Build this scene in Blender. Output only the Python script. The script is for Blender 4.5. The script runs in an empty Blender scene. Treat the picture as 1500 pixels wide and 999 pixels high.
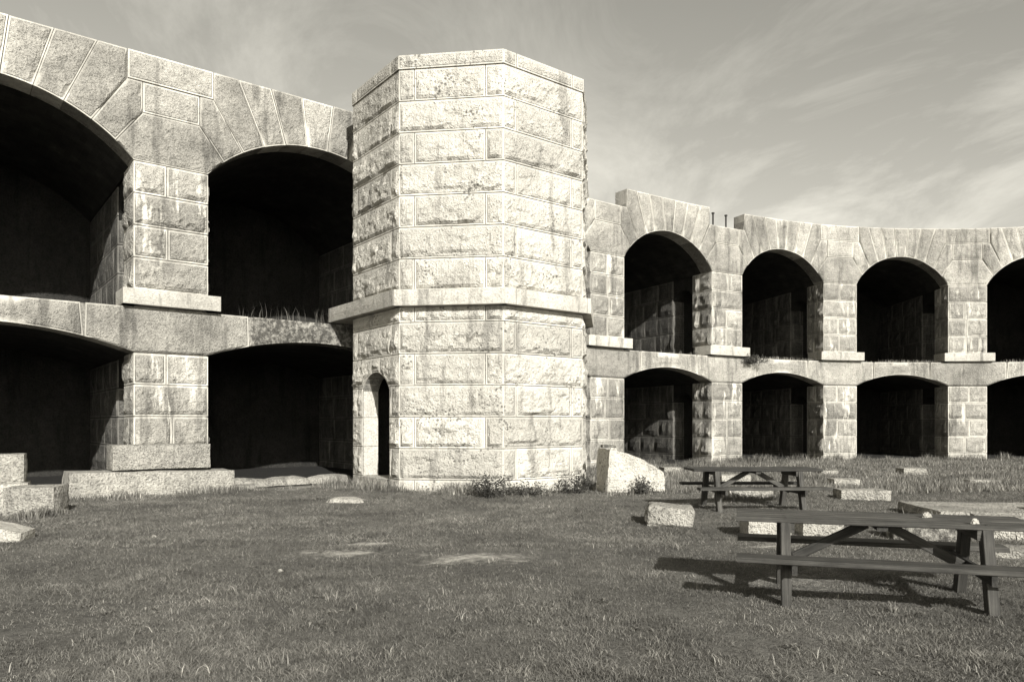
import bpy, math, random
import numpy as np
from mathutils import Vector

# ------------------------------------------------------------------ camera
scene = bpy.context.scene
COL = scene.collection
EYE = 1.6
FPX = 1080.0            # focal length in pixels of the 1500 px wide photograph
cam = bpy.data.cameras.new('camera')
cam.sensor_width = 36.0
cam.lens = FPX / 1500 * 36
cam.shift_y = (620 - 499.5) / 1500
cam.clip_start = 0.05
cam.clip_end = 3000
camo = bpy.data.objects.new('camera', cam)
camo.location = (0, 0, EYE)
camo.rotation_euler = (math.radians(90), 0, 0)
COL.objects.link(camo)
scene.camera = camo

# ------------------------------------------------------------------ sun and sky
SUN_EL = math.radians(27)
SUN_H = Vector((0.35, -0.935, 0)).normalized()          # horizontal direction towards the sun
to_sun = Vector((SUN_H.x * math.cos(SUN_EL), SUN_H.y * math.cos(SUN_EL), math.sin(SUN_EL)))
sun = bpy.data.lights.new('sun', 'SUN')
sun.energy = 5.0
sun.angle = math.radians(0.5)
sun.color = (1.0, 0.985, 0.95)
suno = bpy.data.objects.new('sun', sun)
suno.rotation_euler = to_sun.to_track_quat('Z', 'Y').to_euler()
suno.location = (10, -20, 30)
COL.objects.link(suno)

world = bpy.data.worlds.new('World')
scene.world = world
world.use_nodes = True
nt = world.node_tree
nt.nodes.clear()
N = nt.nodes.new
out = N('ShaderNodeOutputWorld')
bg = N('ShaderNodeBackground')
sky = N('ShaderNodeTexSky')
sky.sky_type = 'NISHITA'
sky.sun_disc = False
sky.sun_elevation = SUN_EL
sky.sun_rotation = math.atan2(SUN_H.x, SUN_H.y)
sky.air_density = 1.0
sky.dust_density = 1.0
sky.ozone_density = 1.0
# black-and-white film: one grey from the sky's colours, warm print tone
sep = N('ShaderNodeSeparateColor')
nt.links.new(sky.outputs[0], sep.inputs[0])
def wmath(op, a, b):
    m = N('ShaderNodeMath'); m.operation = op
    for i, v in enumerate((a, b)):
        if isinstance(v, (int, float)): m.inputs[i].default_value = v
        else: nt.links.new(v, m.inputs[i])
    return m.outputs[0]
grey = wmath('ADD', wmath('MULTIPLY', sep.outputs[0], 0.50),
             wmath('ADD', wmath('MULTIPLY', sep.outputs[1], 0.34), wmath('MULTIPLY', sep.outputs[2], 0.16)))
# thin cirrus, laid out on a plane high above
tc = N('ShaderNodeTexCoord')
sx = N('ShaderNodeSeparateXYZ'); nt.links.new(tc.outputs['Generated'], sx.inputs[0])
zc = wmath('ADD', wmath('MAXIMUM', sx.outputs[2], 0.0), 0.12)
px_ = wmath('DIVIDE', sx.outputs[0], zc); py_ = wmath('DIVIDE', sx.outputs[1], zc)
cx = N('ShaderNodeCombineXYZ')
nt.links.new(wmath('ADD', wmath('MULTIPLY', px_, 0.31 * .62), wmath('MULTIPLY', py_, -0.95 * .62)), cx.inputs[0])
nt.links.new(wmath('ADD', wmath('MULTIPLY', px_, 0.95 * 1.15), wmath('MULTIPLY', py_, 0.31 * 1.15)), cx.inputs[1])
nz = N('ShaderNodeTexNoise')
nz.inputs['Scale'].default_value = 1.1
nz.inputs['Detail'].default_value = 10
nz.inputs['Roughness'].default_value = 0.66
nz.inputs['Distortion'].default_value = 1.6
nt.links.new(cx.outputs[0], nz.inputs['Vector'])
cr = N('ShaderNodeValToRGB')
cr.color_ramp.elements[0].position = 0.44
cr.color_ramp.elements[0].color = (0.88, 0.88, 0.88, 1)
cr.color_ramp.elements[1].position = 0.78
cr.color_ramp.elements[1].color = (1.40, 1.40, 1.40, 1)
nt.links.new(nz.outputs[0], cr.inputs[0])
val = wmath('MULTIPLY', grey, cr.outputs[0])
tint = N('ShaderNodeVectorMath'); tint.operation = 'SCALE'
tint.inputs[0].default_value = (1.0, 0.965, 0.85)
nt.links.new(val, tint.inputs['Scale'])
nt.links.new(tint.outputs[0], bg.inputs[0])
bg.inputs[1].default_value = 0.138
nt.links.new(bg.outputs[0], out.inputs[0])

vs = scene.view_settings
vs.view_transform = 'Standard'
vs.look = 'None'
vs.exposure = 0.72
vs.gamma = 1.0
scene.render.engine = 'CYCLES'
scene.cycles.max_bounces = 4
scene.cycles.diffuse_bounces = 3
scene.cycles.use_adaptive_sampling = True
scene.cycles.adaptive_threshold = 0.02
scene.cycles.use_denoising = True
scene.cycles.denoising_prefilter = 'ACCURATE'

# ------------------------------------------------------------------ noise
rng = np.random.default_rng(7)
random.seed(11)
_perm = np.random.default_rng(3).random(65536)
def _hash(ix, iy, iz):
    h = (ix * 73856093) ^ (iy * 19349663) ^ (iz * 83492791)
    return _perm[(h ^ (h >> 13)) & 65535]
def vnoise(p):
    """value noise in -1..1 at the points p (n,3)"""
    p = np.asarray(p, dtype=np.float64)
    i = np.floor(p).astype(np.int64)
    f = p - i
    f = f * f * (3 - 2 * f)
    r = 0
    for dx in (0, 1):
        wx = f[..., 0] if dx else 1 - f[..., 0]
        for dy in (0, 1):
            wy = f[..., 1] if dy else 1 - f[..., 1]
            for dz in (0, 1):
                wz = f[..., 2] if dz else 1 - f[..., 2]
                r = r + wx * wy * wz * _hash(i[..., 0] + dx, i[..., 1] + dy, i[..., 2] + dz)
    return r * 2 - 1
def fbm(p, oct=3):
    a, r, s = 1.0, 0, 0
    for k in range(oct):
        r = r + a * vnoise(p * (2.03 ** k) + 17.3 * k); s += a; a *= 0.5
    return r / s
def sstep(x):
    x = np.clip(x, 0, 1)
    return x * x * (3 - 2 * x)

# ------------------------------------------------------------------ objects
def tag(o, label, cat, group=None, kind=None):
    if label: o['label'] = label
    if cat: o['category'] = cat
    if group: o['group'] = group
    o['kind'] = kind or 'thing'
    return o
def empty(name, loc, rz=0):
    o = bpy.data.objects.new(name, None)
    o.location = loc; o.rotation_euler = (0, 0, rz); o.empty_display_size = 0.3
    COL.objects.link(o)
    return o
def mesh_obj(name, verts, faces, mat, parent=None, smooth=False):
    me = bpy.data.meshes.new(name)
    me.from_pydata([tuple(v) for v in verts], [], faces)
    if smooth: me.polygons.foreach_set('use_smooth', [True] * len(me.polygons))
    me.materials.append(mat)
    o = bpy.data.objects.new(name, me)
    COL.objects.link(o)
    if parent is not None: o.parent = parent
    return o

# ------------------------------------------------------------------ materials (everything in the print's warm greys)
TINT = (1.0, 0.953, 0.84)
def g(v): return (v * TINT[0], v * TINT[1], v * TINT[2], 1)
class NT:
    def __init__(self, name):
        self.m = bpy.data.materials.new(name); self.m.use_nodes = True
        self.t = self.m.node_tree; self.b = self.t.nodes['Principled BSDF']
        self.b.inputs['Roughness'].default_value = 0.9
        self.b.inputs['Specular IOR Level'].default_value = 0.2
    def n(self, typ, **kw):
        x = self.t.nodes.new(typ)
        for k, v in kw.items():
            if k in x.inputs: self.set(x.inputs[k], v)
            else: setattr(x, k, v)
        return x
    def set(self, sock, v):
        if isinstance(v, bpy.types.NodeSocket): self.t.links.new(v, sock)
        else: sock.default_value = v
    def noise(self, vec, scale, detail=4, rough=0.55, dist=0.0):
        return self.n('ShaderNodeTexNoise', Vector=vec, Scale=scale, Detail=detail, Roughness=rough, Distortion=dist).outputs[0]
    def ramp(self, fac, *stops):
        r = self.n('ShaderNodeValToRGB', Fac=fac)
        e = r.color_ramp.elements
        while len(e) < len(stops): e.new(0.5)
        for el, (p, v) in zip(e, stops):
            el.position = p
            el.color = (v, v, v, 1) if not isinstance(v, tuple) else v
        return r.outputs[0]
    def math(self, op, a, b=0.0, c=None):
        m = self.n('ShaderNodeMath'); m.operation = op
        self.set(m.inputs[0], a); self.set(m.inputs[1], b)
        if c is not None: self.set(m.inputs[2], c)
        return m.outputs[0]
    def mix(self, fac, a, b):
        m = self.n('ShaderNodeMix'); m.data_type = 'RGBA'
        self.set(m.inputs[0], fac); self.set(m.inputs[6], a); self.set(m.inputs[7], b)
        return m.outputs[2]
    def mul(self, col, f):
        m = self.n('ShaderNodeVectorMath'); m.operation = 'SCALE'
        self.set(m.inputs[0], col); self.set(m.inputs['Scale'], f)
        return m.outputs[0]
    def mapping(self, vec, scale, rot=(0, 0, 0)):
        m = self.n('ShaderNodeMapping'); self.set(m.inputs[0], vec)
        m.inputs['Scale'].default_value = scale; m.inputs['Rotation'].default_value = rot
        return m.outputs[0]
    def bump(self, h, strength, dist):
        b = self.n('ShaderNodeBump', Height=h, Strength=strength, Distance=dist)
        self.t.links.new(b.outputs[0], self.b.inputs['Normal'])

def granite(name, base, var=0.22, spots=0.35, streak=0.0, dark=0.25, bump=0.6, lichen=0.0, draft=0.35, field=0.85, grain=1.0, tone=.28):
    M = NT(name)
    pos = M.n('ShaderNodeNewGeometry').outputs['Position']
    rnd = M.n('ShaderNodeObjectInfo').outputs['Random']
    dr = M.n('ShaderNodeAttribute'); dr.attribute_name = 'draft'
    big = M.noise(pos, 0.9, 3, 0.6)
    mid = M.noise(pos, 6.0, 4, 0.7)
    fine = M.noise(pos, 24.0, 2, 0.7)
    f = M.math('MULTIPLY', M.ramp(big, (0.3, 1 - var), (0.7, 1 + var * 0.6)), M.ramp(mid, (0.28, 1 - .30 * grain), (0.70, 1 + .16 * grain)))
    fd = M.math('MULTIPLY', M.ramp(fine, (0.25, 1 - .55 * grain), (0.48, 1.0), (0.75, 1 + .25 * grain)), field)
    # chiselled margins are smooth and pale, the field of the stone is broken and darker
    f = M.math('MULTIPLY', f, M.math('ADD', M.math('MULTIPLY', fd, M.math('SUBTRACT', 1.0, dr.outputs['Fac'])), M.math('MULTIPLY', dr.outputs['Fac'], 1.0 + draft)))
    f = M.math('MULTIPLY', f, M.math('MULTIPLY_ADD', rnd, tone, 1 - tone * .55))
    # weathering that runs down the stone
    run = M.noise(M.mapping(pos, (1.9, 1.9, 0.28)), 1.5, 3, 0.65)
    f = M.math('MULTIPLY', f, M.ramp(run, (0.33, 1 - dark), (0.46, 1.0)))
    col = M.mul(g(base)[:3], f)
    if streak:
        s = M.noise(M.mapping(pos, (3.4, 3.4, 0.4)), 1.3, 3, 0.65)
        gate = M.noise(pos, 0.62, 2, 0.5)
        k = M.math('MULTIPLY', M.ramp(s, (0.54, 0.0), (0.64, 1.0)), M.ramp(gate, (0.38, 0.0), (0.52, streak)))
        col = M.mix(k, col, g(0.62))
    if spots:
        vo = M.n('ShaderNodeTexVoronoi', Vector=pos, Scale=11.0)
        sz = M.noise(pos, 1.6, 2, 0.5)
        thr = M.ramp(sz, (0.40, 0.0), (0.70, 0.40))
        k = M.ramp(M.math('SUBTRACT', thr, vo.outputs['Distance']), (0.0, 0.0), (0.06, 1.0))
        col = M.mix(M.math('MULTIPLY', k, spots), col, g(0.09))
    if lichen:
        l = M.noise(pos, 8.0, 4, 0.75)
        col = M.mix(M.ramp(l, (0.44, lichen), (0.60, 0.0)), col, g(0.045))
    M.t.links.new(col, M.b.inputs['Base Color'])
    h = M.math('ADD', M.math('MULTIPLY', mid, 0.8), M.math('MULTIPLY', fine, 0.5))
    M.bump(M.math('MULTIPLY', h, M.math('SUBTRACT', 1.0, M.math('MULTIPLY', dr.outputs['Fac'], .85))), bump, 0.10)
    return M.m
MAT = {}
MAT['tower'] = granite('tower_granite', 0.44, var=0.2, spots=0.75, dark=0.40, draft=.10, field=.97, grain=.5, bump=.8)
MAT['wall'] = granite('wall_granite', 0.34, var=0.34, spots=0.12, dark=0.42, draft=.30, field=.92, grain=.75, bump=.85, tone=.4)
MAT['pier'] = granite('pier_granite', 0.34, var=0.32, spots=0.12, streak=0.85, dark=0.48, draft=.26, field=.9, grain=.75, bump=.9, tone=.45)
MAT['lichen'] = granite('lichen_granite', 0.26, var=0.2, spots=0.0, lichen=0.92, draft=.1)
MAT['ledge'] = granite('dressed_granite', 0.40, var=0.2, spots=0.0, dark=0.45, bump=0.4, draft=0, field=1.0, grain=.6)
MAT['mortar'] = granite('mortar', 0.20, var=0.1, spots=0.0, dark=0.3, bump=0.3, draft=0, field=1.0)
MAT['inner'] = granite('shade_toned_granite', 0.03, var=0.3, spots=0.0, streak=0.0, dark=0.4)  # shade of the interiors put into a near-black base colour
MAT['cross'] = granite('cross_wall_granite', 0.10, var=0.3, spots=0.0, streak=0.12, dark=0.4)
MAT['block'] = granite('block_granite', 0.34, var=0.3, spots=0.4, dark=0.35, draft=.1, field=.95, grain=.95, bump=1.0)

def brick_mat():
    M = NT('shade_toned_brick')
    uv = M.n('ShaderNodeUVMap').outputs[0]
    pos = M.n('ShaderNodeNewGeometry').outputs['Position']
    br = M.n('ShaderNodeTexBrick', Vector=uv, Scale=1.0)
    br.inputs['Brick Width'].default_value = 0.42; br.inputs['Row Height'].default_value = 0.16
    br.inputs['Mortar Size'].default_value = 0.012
    br.inputs['Color1'].default_value = g(0.028); br.inputs['Color2'].default_value = g(0.042); br.inputs['Mortar'].default_value = g(0.04)  # brick colours darkened to carry the shade under the vaults
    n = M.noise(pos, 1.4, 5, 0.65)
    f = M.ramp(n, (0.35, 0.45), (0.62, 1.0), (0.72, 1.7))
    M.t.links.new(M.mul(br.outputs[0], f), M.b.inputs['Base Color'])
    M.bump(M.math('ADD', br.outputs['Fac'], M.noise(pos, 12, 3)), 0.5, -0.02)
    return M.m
MAT['brick'] = brick_mat()

def plain(name, v, rough=0.9):
    M = NT(name)
    pos = M.n('ShaderNodeNewGeometry').outputs['Position']
    f = M.math('MULTIPLY', M.ramp(M.noise(pos, 3.0, 5, 0.6), (0.3, 0.75), (0.7, 1.2)), M.ramp(M.noise(pos, 30, 3, 0.6), (0.3, 0.8), (0.7, 1.2)))
    M.t.links.new(M.mul(g(v)[:3], f), M.b.inputs['Base Color'])
    M.b.inputs['Roughness'].default_value = rough
    M.bump(M.noise(pos, 25, 4), 0.4, 0.02)
    return M.m
MAT['earth'] = plain('shade_toned_earth', 0.02)  # near-black tone, shade of the casemate floors put into the colour
MAT['iron'] = plain('rusty_iron', 0.03, 0.7)
MAT['pale'] = granite('pale_stone', 0.37, var=.2, spots=.15, dark=.2, draft=0, field=1., grain=.6, bump=.8)

def wood_mat():
    M = NT('dark_stained_wood')
    oc = M.n('ShaderNodeTexCoord').outputs['Object']
    rnd = M.n('ShaderNodeObjectInfo').outputs['Random']
    off = M.n('ShaderNodeVectorMath'); off.operation = 'ADD'
    M.set(off.inputs[0], oc)
    cmb = M.n('ShaderNodeCombineXYZ', X=M.math('MULTIPLY', rnd, 30), Y=M.math('MULTIPLY', rnd, 17), Z=0.0)
    M.set(off.inputs[1], cmb.outputs[0])
    grain = M.noise(M.mapping(off.outputs[0], (1.2, 26, 26)), 1.6, 6, 0.65, 0.3)
    blot = M.noise(off.outputs[0], 3.0, 4, 0.6)
    f = M.math('MULTIPLY', M.ramp(grain, (0.30, 0.40), (0.70, 1.9)), M.ramp(blot, (0.3, 0.7), (0.7, 1.3)))
    f = M.math('MULTIPLY', f, M.math('MULTIPLY_ADD', rnd, 0.8, 0.6))
    M.t.links.new(M.mul(g(0.036)[:3], f), M.b.inputs['Base Color'])
    M.b.inputs['Roughness'].default_value = 0.75
    M.bump(grain, 0.35, 0.01)
    return M.m
MAT['wood'] = wood_mat()

def leaf_mat(name, v, spread):
    M = NT(name)
    isl = M.n('ShaderNodeNewGeometry').outputs['Random Per Island']
    pos = M.n('ShaderNodeNewGeometry').outputs['Position']
    f = M.math('MULTIPLY', M.ramp(isl, (0.0, 1 - spread), (0.75, 1.0), (1.0, 1 + 2.2 * spread)),
               M.math('MULTIPLY', M.ramp(M.noise(pos, 0.55, 4, 0.7), (0.32, 0.52), (0.68, 1.38)), M.ramp(M.noise(pos, 3.4, 3, 0.7), (0.32, 0.72), (0.68, 1.25))))
    col = M.mul(g(v)[:3], f)
    M.t.links.new(col, M.b.inputs['Base Color'])
    M.b.inputs['Roughness'].default_value = 0.7
    tr = M.n('ShaderNodeBsdfTranslucent'); M.t.links.new(col, tr.inputs[0])
    mx = M.n('ShaderNodeMixShader'); mx.inputs[0].default_value = 0.25
    M.t.links.new(M.b.outputs[0], mx.inputs[1]); M.t.links.new(tr.outputs[0], mx.inputs[2])
    o = [n for n in M.t.nodes if n.type == 'OUTPUT_MATERIAL'][0]
    M.t.links.new(mx.outputs[0], o.inputs[0])
    return M.m
MAT['grass'] = leaf_mat('grass_blades', 0.155, 0.36)
MAT['dry'] = leaf_mat('tall_dry_grass', 0.175, 0.5)
MAT['leaf'] = leaf_mat('shrub_leaves', 0.085, 0.5)

def ground_mat():
    M = NT('turf_ground')
    pos = M.n('ShaderNodeNewGeometry').outputs['Position']
    a = M.n('ShaderNodeAttribute'); a.attribute_name = 'bare'
    f = M.math('MULTIPLY', M.ramp(M.noise(pos, 0.7, 5, 0.65), (0.3, 0.6), (0.7, 1.35)), M.ramp(M.noise(pos, 14, 5, 0.7), (0.3, 0.6), (0.7, 1.4)))
    turf = M.mul(g(0.10)[:3], f)
    sand = M.mul(g(0.42)[:3], M.ramp(M.noise(pos, 9, 5, 0.7), (0.3, 0.6), (0.7, 1.2)))
    k = M.math('ADD', a.outputs['Fac'], M.math('MULTIPLY', M.math('SUBTRACT', M.noise(pos, 8, 5, 0.75), 0.5), 2.0))
    M.t.links.new(M.mix(M.ramp(k, (0.30, 0.0), (1.0, 1.0)), turf, sand), M.b.inputs['Base Color'])
    M.bump(M.math('ADD', M.noise(pos, 9, 5, 0.7), M.noise(pos, 45, 3, 0.7)), 0.8, 0.05)
    return M.m
MAT['ground'] = ground_mat()

# ------------------------------------------------------------------ ground
BARE = [(-2.2, 9.2, 0.65, 0.28), (-0.48, 8.65, 0.85, 0.40), (-1.2, 9.0, 0.5, 0.22), (-6.2, 18.2, 1.5, 0.75),
        (-4.6, 19.0, 1.0, 0.7), (3.1, 7.5, 0.8, 0.35), (3.6, 9.9, 0.9, 0.5), (-3.3, 15.0, 0.55, 0.5), (6.9, 8.9, 1.2, 0.6), (-2.0, 9.9, 0.5, 0.12)]
def ground_h(x, y):
    x = np.asarray(x, float); y = np.asarray(y, float)
    p = np.stack([x * 0.45, y * 0.45, x * 0 + 3.3], -1)
    q = np.stack([x * 1.7, y * 1.7, x * 0 + 8.3], -1)
    h = 0.05 * vnoise(p) + 0.015 * vnoise(q)
    h = h + 0.10 * np.exp(-(((x + 3.7) / 1.0) ** 2 + ((y - 16.7) / 0.7) ** 2))
    return h
def bare_amt(x, y):
    x = np.asarray(x, float); y = np.asarray(y, float)
    r = np.zeros_like(x)
    for bx, by, rx, ry in BARE:
        d = ((x - bx) / rx) ** 2 + ((y - by) / ry) ** 2
        r = np.maximum(r, np.clip(1.25 - d, 0, 1))
    n = fbm(np.stack([x * 2.1, y * 4.2, x * 0], -1), 3)
    return np.clip(r * (0.62 + 1.1 * n), 0, 1)
def build_ground():
    xs = np.concatenate([[-900, -300, -90, -45], np.arange(-26, 40.1, 0.3), [60, 110, 320, 900]])
    ys = np.concatenate([[-900, -300, -60, -15], np.arange(0, 42.1, 0.3), [60, 110, 320, 1500]])
    X, Y = np.meshgrid(xs, ys)
    Z = ground_h(X, Y)
    far = (X < -26.1) | (X > 40) | (Y < -.1) | (Y > 42)
    Z[far] = 0
    nx, ny = len(xs), len(ys)
    v = np.stack([X.ravel(), Y.ravel(), Z.ravel()], -1)
    f = [(j * nx + i, j * nx + i + 1, (j + 1) * nx + i + 1, (j + 1) * nx + i) for j in range(ny - 1) for i in range(nx - 1)]
    o = mesh_obj('ground', v, f, MAT['ground'], smooth=True)
    at = o.data.attributes.new('bare', 'FLOAT', 'POINT')
    at.data.foreach_set('value', bare_amt(v[:, 0], v[:, 1]).astype(np.float32))
    tag(o, 'grassy courtyard ground with worn sandy patches', 'ground', kind='structure')
build_ground()

# ------------------------------------------------------------------ wall line: s runs along the courtyard face, w goes into the wall
BAY = [7.27, 7.27, 7.27, 6.24, 6.02, 5.85, 5.95]
PIER_S = [-7.27, 0.0, 7.27, 14.54, 20.78, 26.80, 32.65, 38.60]
_knots_s = [-20, 13.0, 17.5, 20.78, 24.0, 26.8, 32.65, 38.6, 50]
_knots_t = [38.0, 38.0, 33.0, 28.5, 23.0, 13.0, -4.0, -20.0, -40]
_S = np.arange(-12, 46, 0.02)
_TH = np.radians(np.interp(_S, _knots_s, _knots_t))
_CX = np.cumsum(np.cos(_TH)) * 0.02
_CY = np.cumsum(np.sin(_TH)) * 0.02
_i0 = int(np.argmin(abs(_S)))
_CX += -8.05 - _CX[_i0]
_CY += 17.45 - _CY[_i0]
def W(s, w, z):
    """unrolled wall coordinates to world (arrays)"""
    s = np.asarray(s, float); w = np.asarray(w, float); z = np.asarray(z, float)
    x = np.interp(s, _S, _CX); y = np.interp(s, _S, _CY); t = np.interp(s, _S, _TH)
    return np.stack(np.broadcast_arrays(x - w * np.sin(t), y + w * np.cos(t), z), -1)
def ident(a, b, z): return np.stack(np.broadcast_arrays(a, b, z), -1)

HW = 0.825                                  # half pier width
Z_LS, Z_FL, Z_LT, Z_US, Z_SP, Z_CB, Z_TOP = 3.23, 4.29, 4.69, 7.65, 8.79, 9.50, 10.18
LRISE, URISE = 0.50, 1.26
DEEP = 1.1                                  # depth of the face masonry
BACK = 6.6                                  # depth of the casemates
def arc(x, a, rise):
    R = (a * a + rise * rise) / (2 * rise)
    return np.sqrt(np.maximum(R * R - np.asarray(x, float) ** 2, 0)) - (R - rise)

# ------------------------------------------------------------------ stone makers
class Path:
    def __init__(self, pts, xf):
        self.p = np.array(pts, float); self.xf = xf
        d = np.diff(self.p, axis=0); self.L = np.hypot(d[:, 0], d[:, 1]); self.t = d / self.L[:, None]
        self.n = np.stack([self.t[:, 1], -self.t[:, 0]], -1)
        self.c = np.concatenate([[0], np.cumsum(self.L)])
    def at(self, u, z, o):
        """u, z, o arrays; o is the offset outwards"""
        u = np.asarray(u, float)
        k = np.clip(np.searchsorted(self.c, u, side='right') - 1, 0, len(self.L) - 1)
        pos = self.p[k] + self.t[k] * (u - self.c[k])[..., None]
        nn = self.n[k].copy()
        for j in range(1, len(self.L)):
            m = abs(u - self.c[j]) < 1e-4
            if m.any():
                b = self.n[j - 1] + self.n[j]; b = b / (b @ self.n[j])
                nn[m] = b
        q = pos + nn * np.asarray(o)[..., None]
        return self.xf(q[..., 0], q[..., 1], z)

def grid_faces(nu, nv, extra_back=True):
    """front grid (nv+1 rows of nu+1) plus a back ring joined to its rim"""
    f = []
    c = nu + 1
    for j in range(nv):
        for i in range(nu):
            f.append((j * c + i, j * c + i + 1, (j + 1) * c + i + 1, (j + 1) * c + i))
    ring = [i for i in range(nu)] + [j * c + nu for j in range(nv)] + [nv * c + nu - i for i in range(nu)] + [(nv - j) * c for j in range(nv)]
    b0 = (nu + 1) * (nv + 1)
    n = len(ring)
    for k in range(n):
        k2 = (k + 1) % n
        f.append((ring[k2], ring[k], b0 + k, b0 + k2))
    return f, ring

def spaced(a, b, step, marg):
    """grid lines: the rim, the chiselled margin, a quick break, then even steps"""
    L = b - a
    m2 = marg * 1.4
    if L < 5 * marg:
        return np.array([a, a + L * .25, a + L * .5, a + L * .75, b])
    n = max(2, int(round((L - 2 * m2) / step)))
    return np.concatenate([[a, a + marg], np.linspace(a + m2, b - m2, n + 1), [b - marg, b]])

def facets(U, Z, size, slope, step_):
    """broken stone: piecewise planes around random seeds"""
    u0, u1, z0, z1 = U.min(), U.max(), Z.min(), Z.max()
    k = max(4, int((u1 - u0) * (z1 - z0) / size ** 2))
    su = rng.uniform(u0, u1, k); sz = rng.uniform(z0, z1, k)
    du_ = U[..., None] - su; dz_ = (Z[..., None] - sz) * 1.4
    n = np.argmin(du_ ** 2 + dz_ ** 2, axis=-1)
    a = rng.normal(0, step_, k); gu = rng.normal(0, slope, k); gz = rng.normal(0, slope, k)
    i = np.indices(U.shape)
    return a[n] + gu[n] * (U - su[n]) + gz[n] * (Z - sz[n])

def drafted(o, d, nring):
    at = o.data.attributes.new('draft', 'FLOAT', 'POINT')
    at.data.foreach_set('value', np.concatenate([d.ravel(), np.full(nring, .3)]).astype(np.float32))
    return o

def path_stone(name, path, u0, u1, z0, z1, mat, parent, amp=0.07, depth=0.4, gap=0.024, marg=0.035, step=0.11,
               bottom=None, low=0.55, smooth=False):
    u0 += gap / 2; u1 -= gap / 2; z0 += gap / 2; z1 -= gap / 2
    cs = [c for c in path.c[1:-1] if u0 + 0.05 < c < u1 - 0.05]
    cuts = [u0] + cs + [u1]
    us = []
    for a, b in zip(cuts[:-1], cuts[1:]):
        m = min(marg, (b - a) / 3)
        seg = spaced(a, b, step, m)
        us.extend(seg if not us else seg[1:])
    us = np.array(us)
    vsn = spaced(0, 1, step / max(z1 - z0, 0.05), marg / max(z1 - z0, .05))
    U, T = np.meshgrid(us, vsn)
    zb = np.full_like(us, z0) if bottom is None else bottom(us)
    Z = zb[None, :] + (z1 - zb)[None, :] * T
    edges = np.array([u0, u1] + cs)
    du = np.min(np.abs(U[..., None] - edges), axis=-1)
    off = rng.random(3) * 100
    base = path.at(U, Z, np.zeros_like(U))
    n1 = fbm(base * 2.6 + off, 2); n2 = fbm(base * 7.5 + off, 2); n3 = vnoise(base * 19 + off)
    dzb = Z - zb[None, :]; dzt = z1 - Z
    n4 = fbm(np.stack([base[..., 0] * 4, base[..., 1] * 4, base[..., 2] * .7], -1) + off, 2)
    jag = np.clip(.5 + 1.3 * n4, 0, 1)                       # how far the bottom edge is broken back
    eu = sstep((du - marg * .9) / 0.07); eb = sstep((dzb - marg * .9 - .11 * jag * low) / 0.045)
    et = sstep((dzt - marg * .9) / (0.05 + 0.20 * np.clip(.5 + n1, 0, 1)))
    e = eu * eb * et
    fc = np.clip(facets(U, Z, .20, 1.6, .28), -.8, .8)
    H = amp * e * (0.62 + 0.7 * n1 + 0.75 * fc + low * 0.6 * (1 - 2 * T)) - .004 * (1 - e)
    H = np.maximum(H, -0.012) + amp * 0.30 * n3 * np.minimum(eu, np.minimum(np.maximum(eb, .3), et))
    draft = ((du < marg * 1.05) | (dzb < marg * 1.05) | (dzt < marg * 1.05)).astype(np.float32)
    edge = (du < 1e-5) | (dzb < 1e-5) | (dzt < 1e-5)
    Z2 = Z + np.where(edge, 0, amp * 0.25 * n2)
    V = path.at(U, Z2, H).reshape(-1, 3)
    nu, nv = len(us) - 1, len(vsn) - 1
    f, ring = grid_faces(nu, nv)
    Ur, Zr = U.ravel()[ring], Z.ravel()[ring]
    Bk = path.at(Ur, Zr, np.full(len(ring), -depth))
    return drafted(mesh_obj(name, np.vstack([V, Bk]), f, mat, parent, smooth), draft, len(ring))

def resample(poly, n):
    p = np.array(poly, float)
    d = np.hypot(*np.diff(p, axis=0).T); c = np.concatenate([[0], np.cumsum(d)]); c /= c[-1]
    t = n if isinstance(n, np.ndarray) else np.linspace(0, 1, n)
    return np.stack([np.interp(t, c, p[:, 0]), np.interp(t, c, p[:, 1])], -1)

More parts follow.
